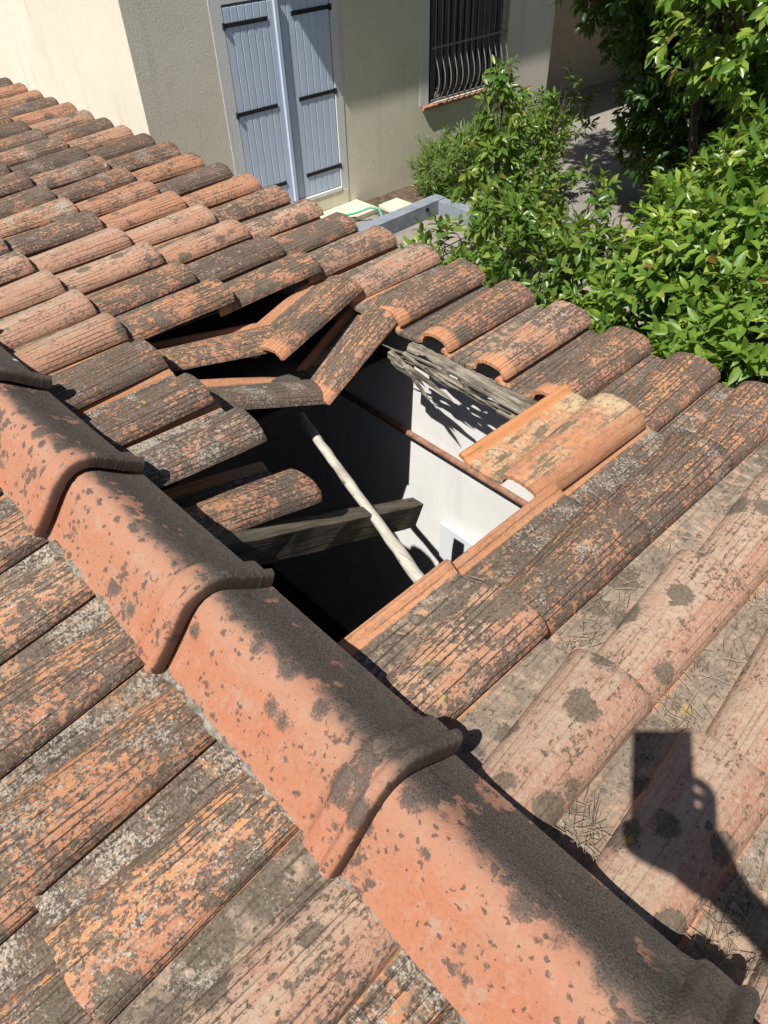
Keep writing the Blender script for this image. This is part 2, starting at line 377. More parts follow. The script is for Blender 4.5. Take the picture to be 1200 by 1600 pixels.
def tile_mesh(name, seed, mirror=False):
    rs = random.Random(seed)
    hs = 1 + rs.uniform(-.05, .05); pr = profile(0.0, hs)
    n = len(pr); arc = [0.0]
    for i in range(1, n): arc.append(arc[-1] + math.dist(pr[i], pr[i - 1]))
    nrm = []
    for i in range(n):
        a = Vector(pr[max(i - 1, 0)]); b = Vector(pr[min(i + 1, n - 1)]); t = (b - a).normalized(); nrm.append(Vector((-t.y, t.x)))
    th = 0.0140
    st = [0.0, 0.004, 0.03, 0.12, 0.22, 0.32, 0.42, 0.464, TL]
    bow = rs.uniform(-.003, .003); jit = [rs.uniform(-.0025, .0025) for _ in range(n)]
    bm = bmesh.new(); uvl = bm.loops.layers.uv.new('UVMap'); top = []; bot = []; uvs = {}
    for j, wv in enumerate(st):
        prj = profile(wv / TL, hs); r1 = []; r2 = []
        edge = 0.0022 if j in (0, len(st) - 1) else 0.0
        for i, (xx, zz) in enumerate(prj):
            wz = bow * math.sin(PI * wv / TL) + rs.uniform(-.0006, .0006)
            wy = wv + (jit[i] if j < 2 else 0) + (jit[i] * .8 if j >= len(st) - 2 else 0)
            px = xx - nrm[i].x * edge; pz = zz - nrm[i].y * edge
            sx = -1 if mirror else 1
            va = bm.verts.new((sx * (px - 0.264), -wy, pz + wz)); r1.append(va)
            vb = bm.verts.new((sx * (xx - nrm[i].x * th - 0.264), -wy, zz - nrm[i].y * th + wz)); r2.append(vb)
            uvs[va] = (arc[i], wv); uvs[vb] = (arc[i], wv)
        top.append(r1); bot.append(r2)
    F = []
    for j in range(len(st) - 1):
        for i in range(n - 1):
            F.append((top[j][i], top[j + 1][i], top[j + 1][i + 1], top[j][i + 1])); F.append((bot[j][i], bot[j][i + 1], bot[j + 1][i + 1], bot[j + 1][i]))
        F.append((top[j][0], bot[j][0], bot[j + 1][0], top[j + 1][0])); F.append((top[j][-1], top[j + 1][-1], bot[j + 1][-1], bot[j][-1]))
    for i in range(n - 1):
        F.append((top[0][i], top[0][i + 1], bot[0][i + 1], bot[0][i])); F.append((top[-1][i], bot[-1][i], bot[-1][i + 1], top[-1][i + 1]))
    for f in F:
        fc = bm.faces.new(f)
        for lp in fc.loops: lp[uvl].uv = uvs[lp.vert]
    bmesh.ops.recalc_face_normals(bm, faces=bm.faces[:])
    me = bpy.data.meshes.new(name); bm.to_mesh(me); bm.free(); me.materials.append(MT)
    me.polygons.foreach_set('use_smooth', [True] * len(me.polygons)); me.set_sharp_from_angle(angle=math.radians(48))
    return me
TM = [tile_mesh('tile', 100 + i) for i in range(6)]
TMN = [tile_mesh('tile', 200 + i, True) for i in range(5)]

shed = empty('shed', (-2.5, -0.1, -2.66))
tag(shed, 'low shed with weathered orange clay tile roof that has a gaping hole', 'shed')
def ch(o, parent):      # parent while keeping world placement (the parents only carry a translation)
    o.parent = parent
    off = Vector(parent.location); p = parent.parent
    while p is not None: off += Vector(p.location); p = p.parent
    o.location = Vector(o.location) - off
    return o

# mortar bed of the ridge = the roof's own mesh
bm = bmesh.new()
for yy, zz, r0 in ((-0.197, 0.030, 0.0105), (0.000, 0.050, 0.012)):
    pts = []; rad = []
    xx = -6.4
    while xx < 1.9:
        pts.append((xx, yy + random.uniform(-.006, .006), zz + random.uniform(-.008, .006))); rad.append(r0 * random.uniform(.6, 1.35)); xx += random.uniform(.012, .03)
    bm_tube(bm, pts, rad, 6)
roof = from_bm('roof', bm, M_mortar, None, True, 60)
roof['label'] = 'two low slopes of weathered clay tiles meeting at a mortared ridge'
ch(roof, shed)

# ---- far slope tiles.  colour = (dark crust, olive spots, white lichen, pinkness)
def tile_obj(mesh, loc, rot, colr):
    o = bpy.data.objects.new('tile', mesh); o.location = loc; o.rotation_euler = rot; o.color = colr; col.objects.link(o); return o
rt = random.Random(5)
DEL = 0.080
loose_slots = {(4, 3), (5, 3), (4, 2), (5, 2), (2, 1), (0, 3)}
missing = {(3, 2), (2, 2), (1, 1), (1, 2), (0, 1), (0, 2), (3, 3), (2, 3), (1, 3)}
special = {  # colour overrides that follow the photograph
    (-1, 1): (.44, .25, .40, .50), (-1, 2): (.60, .1, .50, .0), (-1, 3): (.66, .1, .65, .05), (-1, 4): (.60, .1, .5, .1),
    (-2, 1): (.10, .75, .15, .95), (-2, 2): (.08, .9, .15, 1.0), (-2, 3): (.2, .6, .3, .9), (-2, 4): (.3, .5, .3, .8),
    (-3, 1): (.08, .75, .2, 1.0), (-3, 2): (.10, .6, .2, 1.0),
    (3, 4): (.55, .1, .2, .05), (2, 4): (.38, .2, .2, .55), (1, 4): (.62, .1, .25, .1), (0, 4): (.60, .1, .35, .15), (4, 4): (.62, .1, .3, .2),
    (5, 4): (.28, .35, .2, .75), (6, 4): (.35, .35, .25, .65), (7, 4): (.55, .05, .25, .0), (8, 4): (.48, .25, .3, .8), (9, 4): (.42, .4, .3, .5),
    (6, 3): (.50, .05, .2, .0), (7, 3): (.80, .1, .6, .5), (8, 3): (.22, .75, .15, .6), (9, 3): (.18, .35, .15, .7), (10, 3): (.12, .25, .2, .3),
    (6, 2): (.55, .25, .25, .1), (7, 2): (.58, .1, .25, .2), (8, 2): (.22, .25, .2, .75), (9, 2): (.15, .3, .2, .7),
    (8, 1): (.15, .2, .2, .8), (7, 1): (.18, .35, .2, .8), (6, 1): (.12, .55, .15, .6), (5, 1): (.74, .1, .4, .2), (4, 1): (.66, .15, .6, .35), (3, 1): (.68, .1, .75, .6),
}
for c in range(-8, 27):
    for r in range(1, 5):
        if (c, r) in missing or (c, r) in loose_slots: continue
        q = special.get((c, r))
        if q is None:
            if c < -1: q = (rt.uniform(.08, .3), rt.uniform(.5, .8), rt.uniform(.1, .3), rt.uniform(.8, 1.0))
            elif c >= 11: q = (rt.choice((.3, .55, .65, .75, .85)), rt.uniform(0, .35), rt.uniform(.3, .8), rt.choice((.0, .1, .3, .6)))
            else: q = (rt.uniform(.3, .8), rt.uniform(.1, .4), rt.uniform(.2, .5), rt.uniform(.1, .8))
        sag = 0.0
        loc = far_pt(-c * PW + rt.uniform(-.003, .003), r * EX + rt.uniform(-.008, .008), rt.uniform(-.001, .007))
        rot = (-SL + DEL + rt.uniform(-.010, .010), rt.uniform(-.035, .012), rt.uniform(-.018, .018))
        if (c, r) == (-1, 1): loc = far_pt(.24, EX, .010)
        if (c, r) == (-2, 1): loc = far_pt(.48, EX, .008)
        if (c, r) == (3, 1): loc, rot = (-0.685, 0.398, -0.028), (-0.042, -0.060, -0.070)
        if (c, r) == (4, 1): loc, rot = (-0.932, 0.396, -0.020), (0.010, -0.050, -0.045)
        ch(tile_obj(TM[rt.randrange(6)], loc, rot, q), roof)
# ---- near slope
for kx in range(-6, 24):
    x = 0.43 - kx * PW
    for r in range(4):
        q = (rt.uniform(.46, .66), rt.uniform(.3, .6), rt.uniform(.45, .68), rt.uniform(.1, .6))
        if (kx, r) == (0, 0): q = (.30, .85, .35, .75)
        if (kx, r) == (1, 0): q = (.50, .5, .55, .2)
        if (kx, r) == (2, 0): q = (.52, .3, .66, .25)
        if (kx, r) == (3, 0): q = (.55, .7, .60, .3)
        v = (0.575 - 0.2) / math.cos(NS) + r * EX
        loc = near_pt(x + rt.uniform(-.004, .004), v + rt.uniform(-.006, .006), 0.0)
        rot = Euler((-NS + DEL + rt.uniform(-.005, .005), rt.uniform(-.01, .01), PI + rt.uniform(-.01, .01)), 'XYZ')
        ch(tile_obj(TMN[rt.randrange(5)], loc, rot, q), roof)

# ---- ridge tiles
def ridge_mesh(seed):
    rs = random.Random(seed)
    # section in (y, z), near foot to far foot
    key = [(-0.210, 0.036), (-0.200, 0.046), (-0.178, 0.070), (-0.155, 0.098), (-0.133, 0.125), (-0.113, 0.144), (-0.095, 0.153), (-0.076, 0.155), (-0.058, 0.150),
           (-0.040, 0.138), (-0.020, 0.122), (0.004, 0.102), (0.030, 0.083), (0.052, 0.070)]
    n = len(key); arc = [0]
    for i in range(1, n): arc.append(arc[-1] + math.dist(key[i], key[i - 1]))
    nrm = []
    for i in range(n):
        a = Vector(key[max(i - 1, 0)]); b = Vector(key[min(i + 1, n - 1)]); t = (b - a).normalized(); nrm.append(Vector((-t.y, t.x)))
    stt = [(0, .016), (.003, .027), (.009, .0335), (.017, .0345), (.024, .0300), (.0285, .0225), (.033, .0200), (.038, .0215), (.066, .0215), (.074, .0185), (.081, .0055), (.100, .001), (.2, -.001), (.34, -.003), (.48, -.005), (.575, -.006)]
    th = .0125; bm = bmesh.new(); uvl = bm.loops.layers.uv.new('UVMap'); uvs = {}; T = []; B = []
    for j, (wv, o) in enumerate(stt):
        r1 = []; r2 = []
        for i, (y, z) in enumerate(key):
            jj = rs.uniform(-.0008, .0008)
            a = bm.verts.new((-wv, y + nrm[i].x * (o + jj), z + nrm[i].y * (o + jj))); ob = max(o, 0.0) * .95 - th if wv < .10 else o - th; b = bm.verts.new((-wv, y + nrm[i].x * ob, z + nrm[i].y * ob))
            uvs[a] = (arc[i], wv); uvs[b] = (arc[i], wv); r1.append(a); r2.append(b)
        T.append(r1); B.append(r2)
    F = []
    for j in range(len(stt) - 1):
        for i in range(n - 1):
            F.append((T[j][i], T[j + 1][i], T[j + 1][i + 1], T[j][i + 1])); F.append((B[j][i], B[j][i + 1], B[j + 1][i + 1], B[j + 1][i]))
        F.append((T[j][0], B[j][0], B[j + 1][0], T[j + 1][0])); F.append((T[j][-1], T[j + 1][-1], B[j + 1][-1], B[j][-1]))
    for i in range(n - 1):
        F.append((T[0][i], T[0][i + 1], B[0][i + 1], B[0][i])); F.append((T[-1][i], B[-1][i], B[-1][i + 1], T[-1][i + 1]))
    for f in F:
        fc = bm.faces.new(f)
        for lp in fc.loops: lp[uvl].uv = uvs[lp.vert]
    bmesh.ops.recalc_face_normals(bm, faces=bm.faces[:])
    me = bpy.data.meshes.new('ridge_tile'); bm.to_mesh(me); bm.free(); me.materials.append(MR)
    me.polygons.foreach_set('use_smooth', [True] * len(me.polygons)); me.set_sharp_from_angle(angle=math.radians(50))
    return me
RM = [ridge_mesh(i) for i in range(3)]
for kk in range(-13, 4):
    o = bpy.data.objects.new('ridge_tile', RM[kk % 3]); col.objects.link(o)
    o.location = (0.307 + 0.505 * kk, random.uniform(-.004, .004), random.uniform(-.003, .003))
    o.rotation_euler = (random.uniform(-.01, .01), 0.0 + random.uniform(-.004, .004), random.uniform(-.008, .008))
    ch(o, roof)

# ---- timbers under the tiles
def span_box(name, x0, x1, v, h0, h1, wd, mat):
    a = far_pt(0, v, 0)
    bm = bmesh.new(); bm_box(bm, (x0, -wd / 2, h0), (x1, wd / 2, h1), .003)
    o = from_bm(name, bm, mat); o.location = a; o.rotation_euler = (-SL, 0, 0); return ch(o, roof)
for v, gaps in ((0.02, None), (0.395, (-1.0, .03)), (0.81, (-1.55, .0)), (1.60, None)):
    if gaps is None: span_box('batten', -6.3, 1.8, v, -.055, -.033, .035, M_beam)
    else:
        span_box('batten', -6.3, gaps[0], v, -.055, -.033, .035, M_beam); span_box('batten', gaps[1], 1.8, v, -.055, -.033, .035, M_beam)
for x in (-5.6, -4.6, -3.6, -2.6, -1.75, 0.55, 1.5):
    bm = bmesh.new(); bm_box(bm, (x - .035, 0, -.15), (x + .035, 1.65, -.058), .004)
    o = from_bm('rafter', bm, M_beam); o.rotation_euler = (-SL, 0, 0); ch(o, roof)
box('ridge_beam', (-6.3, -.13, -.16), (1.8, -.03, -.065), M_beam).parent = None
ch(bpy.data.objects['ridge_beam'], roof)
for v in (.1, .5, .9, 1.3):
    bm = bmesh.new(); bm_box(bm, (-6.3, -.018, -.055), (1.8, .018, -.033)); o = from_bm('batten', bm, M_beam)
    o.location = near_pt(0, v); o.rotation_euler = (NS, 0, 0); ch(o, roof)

# rotten wall plate under the exposed tile heads
pl = bmesh.new(); rp = random.Random(3)
xs = np.linspace(-.90, 0.9, 81); vt = []
for i, x in enumerate(xs):
    inh = x < -.2; q_ = max(0.0, 1 - (x + .9) / .5) if inh else 0
    zt = -0.130 - .010 * q_ + rp.uniform(-.003, .003)
    zb = -0.168 + (.010 * math.sin(x * 37) + .006 * math.sin(x * 91) + rp.uniform(-.004, .004) if inh else -.02) + .01 * q_; yf = 1.152 + (rp.uniform(-.004, .004) if inh else 0)
    vt.append([pl.verts.new(p) for p in ((x, yf, zb), (x, yf + rp.uniform(.0, .006), (zb + zt) / 2 + rp.uniform(-.003, .003)), (x, yf + .012, zt), (x, 1.185, zt), (x, 1.185, zb - .01))])
for a, b in zip(vt[:-1], vt[1:]):
    for j in range(5): pl.faces.new((a[j], a[(j + 1) % 5], b[(j + 1) % 5], b[j]))
pl.faces.new(vt[0]); pl.faces.new(vt[-1][::-1])
plate = ch(from_bm('wall_plate', pl, M_rot), shed)
plate['label'] = 'rotten splintered timber plate under the exposed tile heads'
def splinter(x0, x1, y, z, dz, th, hh):
    b = bmesh.new(); n = 7; rows = []
    for i in range(n):
        t = i / (n - 1); x = x0 + (x1 - x0) * t; s_ = max(.06, (1 - t) ** .6) * rp.uniform(.8, 1.15); zz = z + dz * t * t + rp.uniform(-.003, .003); yy = y - .015 * t + rp.uniform(-.003, .003)
        rows.append([b.verts.new(p) for p in ((x, yy - th * s_, zz - hh * s_), (x, yy + th * s_, zz - hh * s_ * .7), (x, yy + th * s_ * .8, zz + hh * s_), (x, yy - th * s_, zz + hh * s_ * .8))])
    for a, c_ in zip(rows[:-1], rows[1:]):
        for j in range(4): b.faces.new((a[j], a[(j + 1) % 4], c_[(j + 1) % 4], c_[j]))
    b.faces.new(rows[0]); b.faces.new(rows[-1][::-1])
    o = from_bm('splinter', b, M_rot); ch(o, shed); off = o.location.copy(); o.parent = plate; o.location = off - Vector(plate.location)
for i in range(30):
    x0 = rp.uniform(-.94, -.25); dirn = rp.choice((1, 1, -1)); ln = rp.uniform(.10, .36)
    splinter(x0, x0 + dirn * ln, rp.uniform(1.110, 1.150), rp.uniform(-.182, -.140), rp.uniform(-.022, .006), rp.uniform(.003, .008), rp.uniform(.0025, .007))
splinter(-.90, -.70, 1.085, -.17, -.075, .013, .014); splinter(-.93, -.74, 1.10, -.165, -.05, .012, .012); splinter(-.84, -.60, 1.09, -.175, -.03, .012, .010)
for o in [o for o in plate.children]:
    pass

# shed walls (inside faces seen through the hole)
def wall_part(name, a, b, mat): return ch(box(name, a, b, mat), shed)
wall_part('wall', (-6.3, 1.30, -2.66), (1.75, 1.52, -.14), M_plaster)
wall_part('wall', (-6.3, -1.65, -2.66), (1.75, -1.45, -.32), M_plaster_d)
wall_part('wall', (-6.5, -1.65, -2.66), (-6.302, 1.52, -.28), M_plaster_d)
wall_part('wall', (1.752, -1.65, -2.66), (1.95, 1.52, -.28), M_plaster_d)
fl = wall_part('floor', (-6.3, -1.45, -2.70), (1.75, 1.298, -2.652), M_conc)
p_ = ch(tube('pipe', [(-2.2, 1.275, -.655), (-1.2, 1.275, -.66), (.2, 1.272, -.665)], .013, M_rust), shed); p_['label'] = 'rusty brown pipe running along the white inner wall'
# white board leaning on the inner wall
b_ = box('board', (-.80, 1.255, -1.62), (-.30, 1.275, -1.03), M_board, None, .003)
tag(b_, 'white board standing against the inner wall under the hole', 'board')

# loose tiles
def loose(loc, rot, q, label, mi):
    o = tile_obj(TM[mi], loc, rot, q); o.name = 'roof_tile'; tag(o, label, 'roof tile', 'loose roof tiles round the hole')
loose((-0.985, 1.257, -0.080), (0.400, -0.200, 0.020), (.55, .2, .50, .15), 'largest tilted clay tile leaning over the hole, its upper end dropped, white specks along its edge', 0)
loose((-1.205, 1.235, -0.078), (0.120, -0.150, 0.190), (.56, .1, .3, .05), 'twisted orange and black striped tile just left of the largest tilted tile', 1)
loose((-0.956, 0.828, -0.263), (-0.354, -0.110, -0.089), (.86, .1, .75, .5), 'dark grey speckled tile dipping into the hole beside the pale pole', 2)
loose((-1.184, 0.830, -0.146), (-0.100, -0.120, -0.250), (.50, .15, .2, .2), 'sunken orange striped tile resting on the head of the twisted tile', 3)
loose((-0.565, 0.470, -0.226), (-0.293, -0.040, 0.043), (.52, .5, .45, .35), 'grooved tile sagging over the grey beam at the ridge end of the hole', 4)
def pale_tile_material():
    k = NT('pale_tile'); uv = k.n('ShaderNodeUVMap').outputs[0]; su = k.sep(uv); u, v = su[0], su[1]
    P = k.comb(u, v, 3.3); n1 = k.noise(P, 7, 4, .6, .3); n2 = k.noise(P, 40, 6, .65); n3 = k.noise(P, 220, 4, .65)
    st = k.noise(k.comb(u, k.mul(v, .1), 3.3), 60, 4, .6)
    gr = k.noise(P, 115, 4, .72)
    c = k.mix(k.ss(n1, .38, .6), (0.52, 0.235, 0.11), (0.52, 0.31, 0.185))
    c = k.mix(k.ss(k.add(n2, k.mul(st, .4)), .64, .78, 0, .8), c, (0.40, 0.205, 0.145))
    pale = k.mx(k.ss(k.add(v, k.mul(k.sub(n2, .5), .14)), .13, .04), k.mul(k.ss(u, .17, .12), k.ss(n2, .45, .6)))
    c = k.mix(k.mul(pale, .7), c, (0.58, 0.47, 0.29))
    c = k.mix(k.mul(k.ss(k.add(st, k.mul(k.sub(gr, .5), .5)), .50, .56), k.ss(n1, .40, .55)), c, (0.17, 0.135, 0.085))
    c = k.mix(k.mul(k.ss(gr, .52, .58), k.ss(n2, .40, .58)), c, (0.22, 0.16, 0.10))
    c = k.mix(k.ss(u, .056, .048, 0., .85), c, (0.56, 0.235, 0.095))
    c = k.mix(k.ss(u, .27, .29, 0., .7), c, (0.42, 0.18, 0.095))
    c = k.mix(k.mul(k.ss(n3, .56, .64), k.ss(n2, .45, .6)), c, (0.16, 0.12, 0.07))
    gd, _ = k.vor(None, 55, 'DISTANCE_TO_EDGE', '1D', u, .9)
    g = k.mul(k.ss(gd, .02, .09, 1., 0.), k.ss(st, .5, .62, 0., .5)); c = k.mix(g, c, (.24, .14, .07))
    k.base(c); k.bump(k.sub(k.add(k.mul(n2, .4), k.mul(n3, .25)), k.mul(g, .8)), .003); return k.m
pm = TM[5].copy(); pm.materials.clear(); pm.materials.append(pale_tile_material())
o = tile_obj(pm, far_pt(-.012, 3 * EX - .016, .012), (-SL + .070, 0.02, -0.02), (0, 0, 0, 1)); o.name = 'roof_tile'
tag(o, 'clean pale yellow and orange tile lying exposed at the right side of the hole', 'roof tile', 'loose roof tiles round the hole')

# hanging rafter and pale pole
def timber(name, p0, p1, wd, hh, mat, jag=0.0, seed=1, segs=14, roll=0.0):
    rs = random.Random(seed); p0 = Vector(p0); p1 = Vector(p1); L = (p1 - p0).length
    b = bmesh.new(); rows = []
    for i in range(segs):
        t = i / (segs - 1); y = t * L
        j = lambda: rs.uniform(-1, 1) * jag
        rows.append([b.verts.new((sx * wd / 2 + j(), y + (rs.uniform(-.015, .015) if i in (0, segs - 1) and jag else 0), sz * hh / 2 + j())) for sx, sz in ((-1, -1), (1, -1), (1, 1), (-1, 1))])
    for a, c_ in zip(rows[:-1], rows[1:]):
        for j in range(4): b.faces.new((a[j], a[(j + 1) % 4], c_[(j + 1) % 4], c_[j]))
    b.faces.new(rows[0]); b.faces.new(rows[-1][::-1])
    bmesh.ops.bevel(b, geom=b.edges[:], offset=.0025, segments=1, affect='EDGES')
    o = from_bm(name, b, mat)
    d = (p1 - p0).normalized(); q = d.to_track_quat('Y', 'Z'); o.rotation_mode = 'QUATERNION'; o.rotation_quaternion = q @ Euler((0, roll, 0)).to_quaternion(); o.location = p0
    return o
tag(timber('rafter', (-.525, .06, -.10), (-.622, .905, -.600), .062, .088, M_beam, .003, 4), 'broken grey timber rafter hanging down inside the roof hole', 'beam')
M_pole2 = wood('pale_pole', (0.42, 0.39, 0.33), (0.58, 0.55, 0.48), (0.34, 0.29, 0.22), 'X', .002)
p0, p1 = Vector((-1.16, .845, -.42)), Vector((-.17, .546, -.414)); rq = random.Random(12); pp = []; pr_ = []
for i in range(22):
    t = i / 21; pp.append(p0.lerp(p1, t) + Vector((0, rq.uniform(-.002, .002), rq.uniform(-.002, .002)))); pr_.append((.0175 if t < .72 else .0205) * rq.uniform(.93, 1.06))
tag(tube('pole', pp, pr_, M_pole2, None, 10), 'slim pale grey wooden pole lying across the rafter in the hole', 'pole')

bd_ = bmesh.new(); bm_box(bd_, (-1.80, .30, -.012), (-1.06, 1.26, .012), .002)  # added board: keeps sun off the inner wall, dark to match the shaded gaps
bd_o = from_bm('sun_block_board', bd_, M_conc); bd_o.location = (0, 0, -.235); bd_o.rotation_euler = (-.05, 0, 0)
bd_o['label'] = 'added dark board blocking the sun under the slipped tiles'; ch(bd_o, shed)

# ------------------------------------------------------------------ ground
GZ = -2.66
bm = bmesh.new(); N = 40
bmesh.ops.create_grid(bm, x_segments=N, y_segments=N, size=120)
g = from_bm('ground', bm, M_ground); g.location = (0, 0, GZ); tag(g, kind='structure')
bm = bmesh.new(); vsq = [bm.verts.new((x, y, GZ + .006)) for x, y in ((-6.99, 6.2), (-6.2, 6.2), (-6.2, 10.1), (-6.99, 10.1))]; bm.faces.new(vsq)
tag(from_bm('flower_bed', bm, M_soil), kind='structure')
bm = bmesh.new(); vsq = [bm.verts.new((x, y, GZ + .010)) for x, y in ((-5.86, 3.6), (-3.4, 3.6), (-3.4, 6.86), (-5.86, 6.86))]; bm.faces.new(vsq)
tag(from_bm('paving', bm, M_paving), kind='structure')

# ------------------------------------------------------------------ house
FX = -7.0
house = empty('house', (FX, 5.6, GZ)); tag(house, 'cream rendered house with blue grey shutters and a barred window', 'house')
def hch(o): return ch(o, house)
def facade(name, x, y0, y1, z0, z1, holes, depth, mat):
    """wall sheet in the plane x, facing +x, with openings and reveals"""
    ys = sorted({y0, y1, *[h[0] for h in holes], *[h[1] for h in holes]}); zs = sorted({z0, z1, *[h[2] for h in holes], *[h[3] for h in holes]})
    b = bmesh.new()
    for ya, yb in zip(ys[:-1], ys[1:]):
        for za, zb in zip(zs[:-1], zs[1:]):
            if any(h[0] <= ya and yb <= h[1] and h[2] <= za and zb <= h[3] for h in holes): continue
            b.faces.new([b.verts.new(p) for p in ((x, ya, za), (x, yb, za), (x, yb, zb), (x, ya, zb))])
    for (ha, hb, hc, hd) in holes:
        for q in (((ha, hc), (hb, hc)), ((hb, hc), (hb, hd)), ((hb, hd), (ha, hd)), ((ha, hd), (ha, hc))):
            (a1, c1), (a2, c2) = q
            b.faces.new([b.verts.new(p) for p in ((x, a1, c1), (x, a2, c2), (x - depth, a2, c2), (x - depth, a1, c1))])
    bmesh.ops.remove_doubles(b, verts=b.verts[:], dist=.0005)
    return from_bm(name, b, mat)
WIN = (7.62, 9.16, -1.66, 0.05); DOOR = (4.60, 6.03, -2.37, -0.16)
TOP = 2.1; OV = 0.55; EY0 = 4.0
hch(facade('wall', FX, 3.5, 10.17, GZ, TOP, [WIN, DOOR], .16, M_wall_sun))
bm = bmesh.new(); bm.faces.new([bm.verts.new(p) for p in ((FX, 3.5, GZ), (-16, 3.5, GZ), (-16, 3.5, TOP + 1.98), (FX, 3.5, TOP + .17))])
hch(from_bm('wall', bm, M_wall_sun))
bm = bmesh.new(); bm.faces.new([bm.verts.new(p) for p in ((FX, 10.17, GZ), (-9.0, 10.17, GZ), (-9.0, 10.17, TOP), (FX, 10.17, TOP))])
hch(from_bm('wall', bm, M_wall_sun))
W2 = (11.3, 12.3, -1.05, .4)
hch(facade('wall', -8.4, 10.172, 19.0, GZ, TOP, [W2], .12, M_wall_2))
hch(box('window', (-8.54, 11.3, -1.05), (-8.50, 12.3, .4), M_dark))
# roof with overhanging eave
bm = bmesh.new()
bm_box(bm, (-6.999, EY0, TOP - .06), (FX + OV, 10.5, TOP + .06)); hch(from_bm('eave', bm, M_wall_2))
bm = bmesh.new(); bm_box(bm, (-8.399, 10.52, TOP - .06), (-7.7, 19.0, TOP + .06)); hch(from_bm('eave', bm, M_wall_2))
bm = bmesh.new()
for q in (((FX + OV - .05, EY0 + .05, TOP + .10), (FX + OV - .05, 19, TOP + .10), (FX - .05, 19, TOP + .20), (FX - .05, EY0 + .05, TOP + .20)), ((FX - .05, 3.45, TOP + .20), (FX - .05, 19, TOP + .20), (-16, 19, TOP + 2.0), (-16, 3.45, TOP + 2.0))):
    bm.faces.new([bm.verts.new(p) for p in q])
hch(from_bm('roof', bm, M_brick))
# painted surround of the door
for a, b in (((4.455, GZ + .02), (4.602, .02)), ((6.028, GZ + .02), (6.145, .02))):
    hch(box('surround', (FX - .02, a[0], a[1]), (FX + .006, b[0], b[1]), M_band))
hch(box('surround', (FX - .02, 4.604, -.158), (FX + .006, 6.026, .02), M_band))
hch(box('surround', (FX - .1, 7.46, -1.66), (FX + .005, 7.618, .3), M_band))
hch(box('frame', (FX - .15, 4.601, -2.36), (FX - .06, 6.029, -.161), M_blue))
# shutters
def shutter(y0, y1, proud, outer):
    x1 = FX - .03 + proud
    s_ = box('shutter', (x1 - .035, y0, -2.345), (x1 - .008, y1, -.185), M_blue); hch(s_)
    n = 7; wd = (y1 - y0) / n
    for i in range(n):
        p = box('plank', (x1 - .012, y0 + i * wd + .004, -2.343), (x1, y0 + (i + 1) * wd - .004, -.187), M_blue, None, .004)
        p.parent = s_; p.location = -(Vector(house.location) + Vector(s_.location))
    for z in (-.345, -1.205, -2.085):
        ya, yb = (y0 - .02, y0 + .55) if outer < 0 else (y1 - .54, y1 + .02)
        b = bmesh.new(); bm_box(b, (x1 + .001, ya, z - .022), (x1 + .009, yb, z + .022), .003)
        yo = y0 - .012 if outer < 0 else y1 + .012
        bm_box(b, (x1 - .02, yo - .014, z - .035), (x1 + .024, yo + .014, z + .03), .004)
        for bb in range(4):
            yy = ya + (yb - ya) * (bb + .5) / 4
            bm_box(b, (x1 + .0085, yy - .007, z - .007), (x1 + .015, yy + .007, z + .007), .002)
        p = from_bm('hinge', b, M_black); p.parent = s_; p.location = -(Vector(house.location) + Vector(s_.location))
    return s_
shutter(4.607, 5.262, .034, -1); shutter(5.330, 6.020, .02, 1)
hch(box('meeting_post', (FX - .05, 5.25, -2.345), (FX + .026, 5.305, -.185), M_blue, None, .006))
hch(box('threshold', (FX - .1, 4.606, -2.40), (FX + .02, 6.024, -2.352), M_white, None, .004))
hch(box('threshold', (FX - .1, 4.47, GZ + .01), (FX + .012, 6.13, -2.405), M_wall_sun))
tag(box('door_step', (-6.97, 4.4, GZ), (-6.52, 6.28, -2.585), M_step, None, .012), 'pale stone step in front of the blue grey shutters', 'step')
tag(box('stone_slab', (-6.62, 6.36, GZ), (-6.25, 6.72, -2.60), M_step, None, .012), 'small pale stone slab beside the door step', 'slab')
# window: closed shutter boards, shade put into their colour, grille and brick sill
M_shade = simple_mat('shaded_blue_grey_paint', (0.06, 0.065, 0.08), (0.10, 0.105, 0.125), 5, .5)
win = hch(box('window', (FX - .16, 7.62, -1.66), (FX - .13, 9.16, .05), M_dark))
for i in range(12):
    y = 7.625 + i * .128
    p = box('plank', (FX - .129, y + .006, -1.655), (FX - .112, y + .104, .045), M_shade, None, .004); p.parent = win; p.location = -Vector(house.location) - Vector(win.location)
for i in range(13):
    y = 7.72 + i * .1135
    pts = [(FX + .02, y, .03)]
    for t in np.linspace(0, 1, 12):
        z = -1.06 - t * .555; pts.append((FX + .02 + .11 * math.sin(PI * min(1, t * 1.0)) ** 1.0 * (1 if t > 0 else 0) * (0.4 + .6 * t) * 1.1, y, z))
    pts.insert(1, (FX + .02, y, -1.0)); pts.insert(2, (FX + .035, y, -1.03))
    p = tube('bar', pts, .0065, M_iron, None, 6); p.parent = win; p.location = -Vector(house.location) - Vector(win.location)
for z in (-.4, -1.0):
    p = box('crossbar', (FX + .016, 7.66, z - .012), (FX + .024, 9.14, z + .012), M_iron); p.parent = win; p.location = -Vector(house.location) - Vector(win.location)
p = box('crossbar', (FX + .01, 7.66, -1.628), (FX + .03, 9.16, -1.612), M_iron); p.parent = win; p.location = -Vector(house.location) - Vector(win.location)
for y, s_ in ((7.70, 1), (9.12, 1)):
    pts = []
    for t in np.linspace(0, 1, 40):
        a = t * 3.6 * PI; r_ = .012 + .075 * (1 - t); pts.append((FX + .08 + .0 * t, y + r_ * math.sin(a) * .6, -1.52 + r_ * math.cos(a) - .03))
    p = tube('scroll', pts, .006, M_iron, None, 6); p.parent = win; p.location = -Vector(house.location) - Vector(win.location)
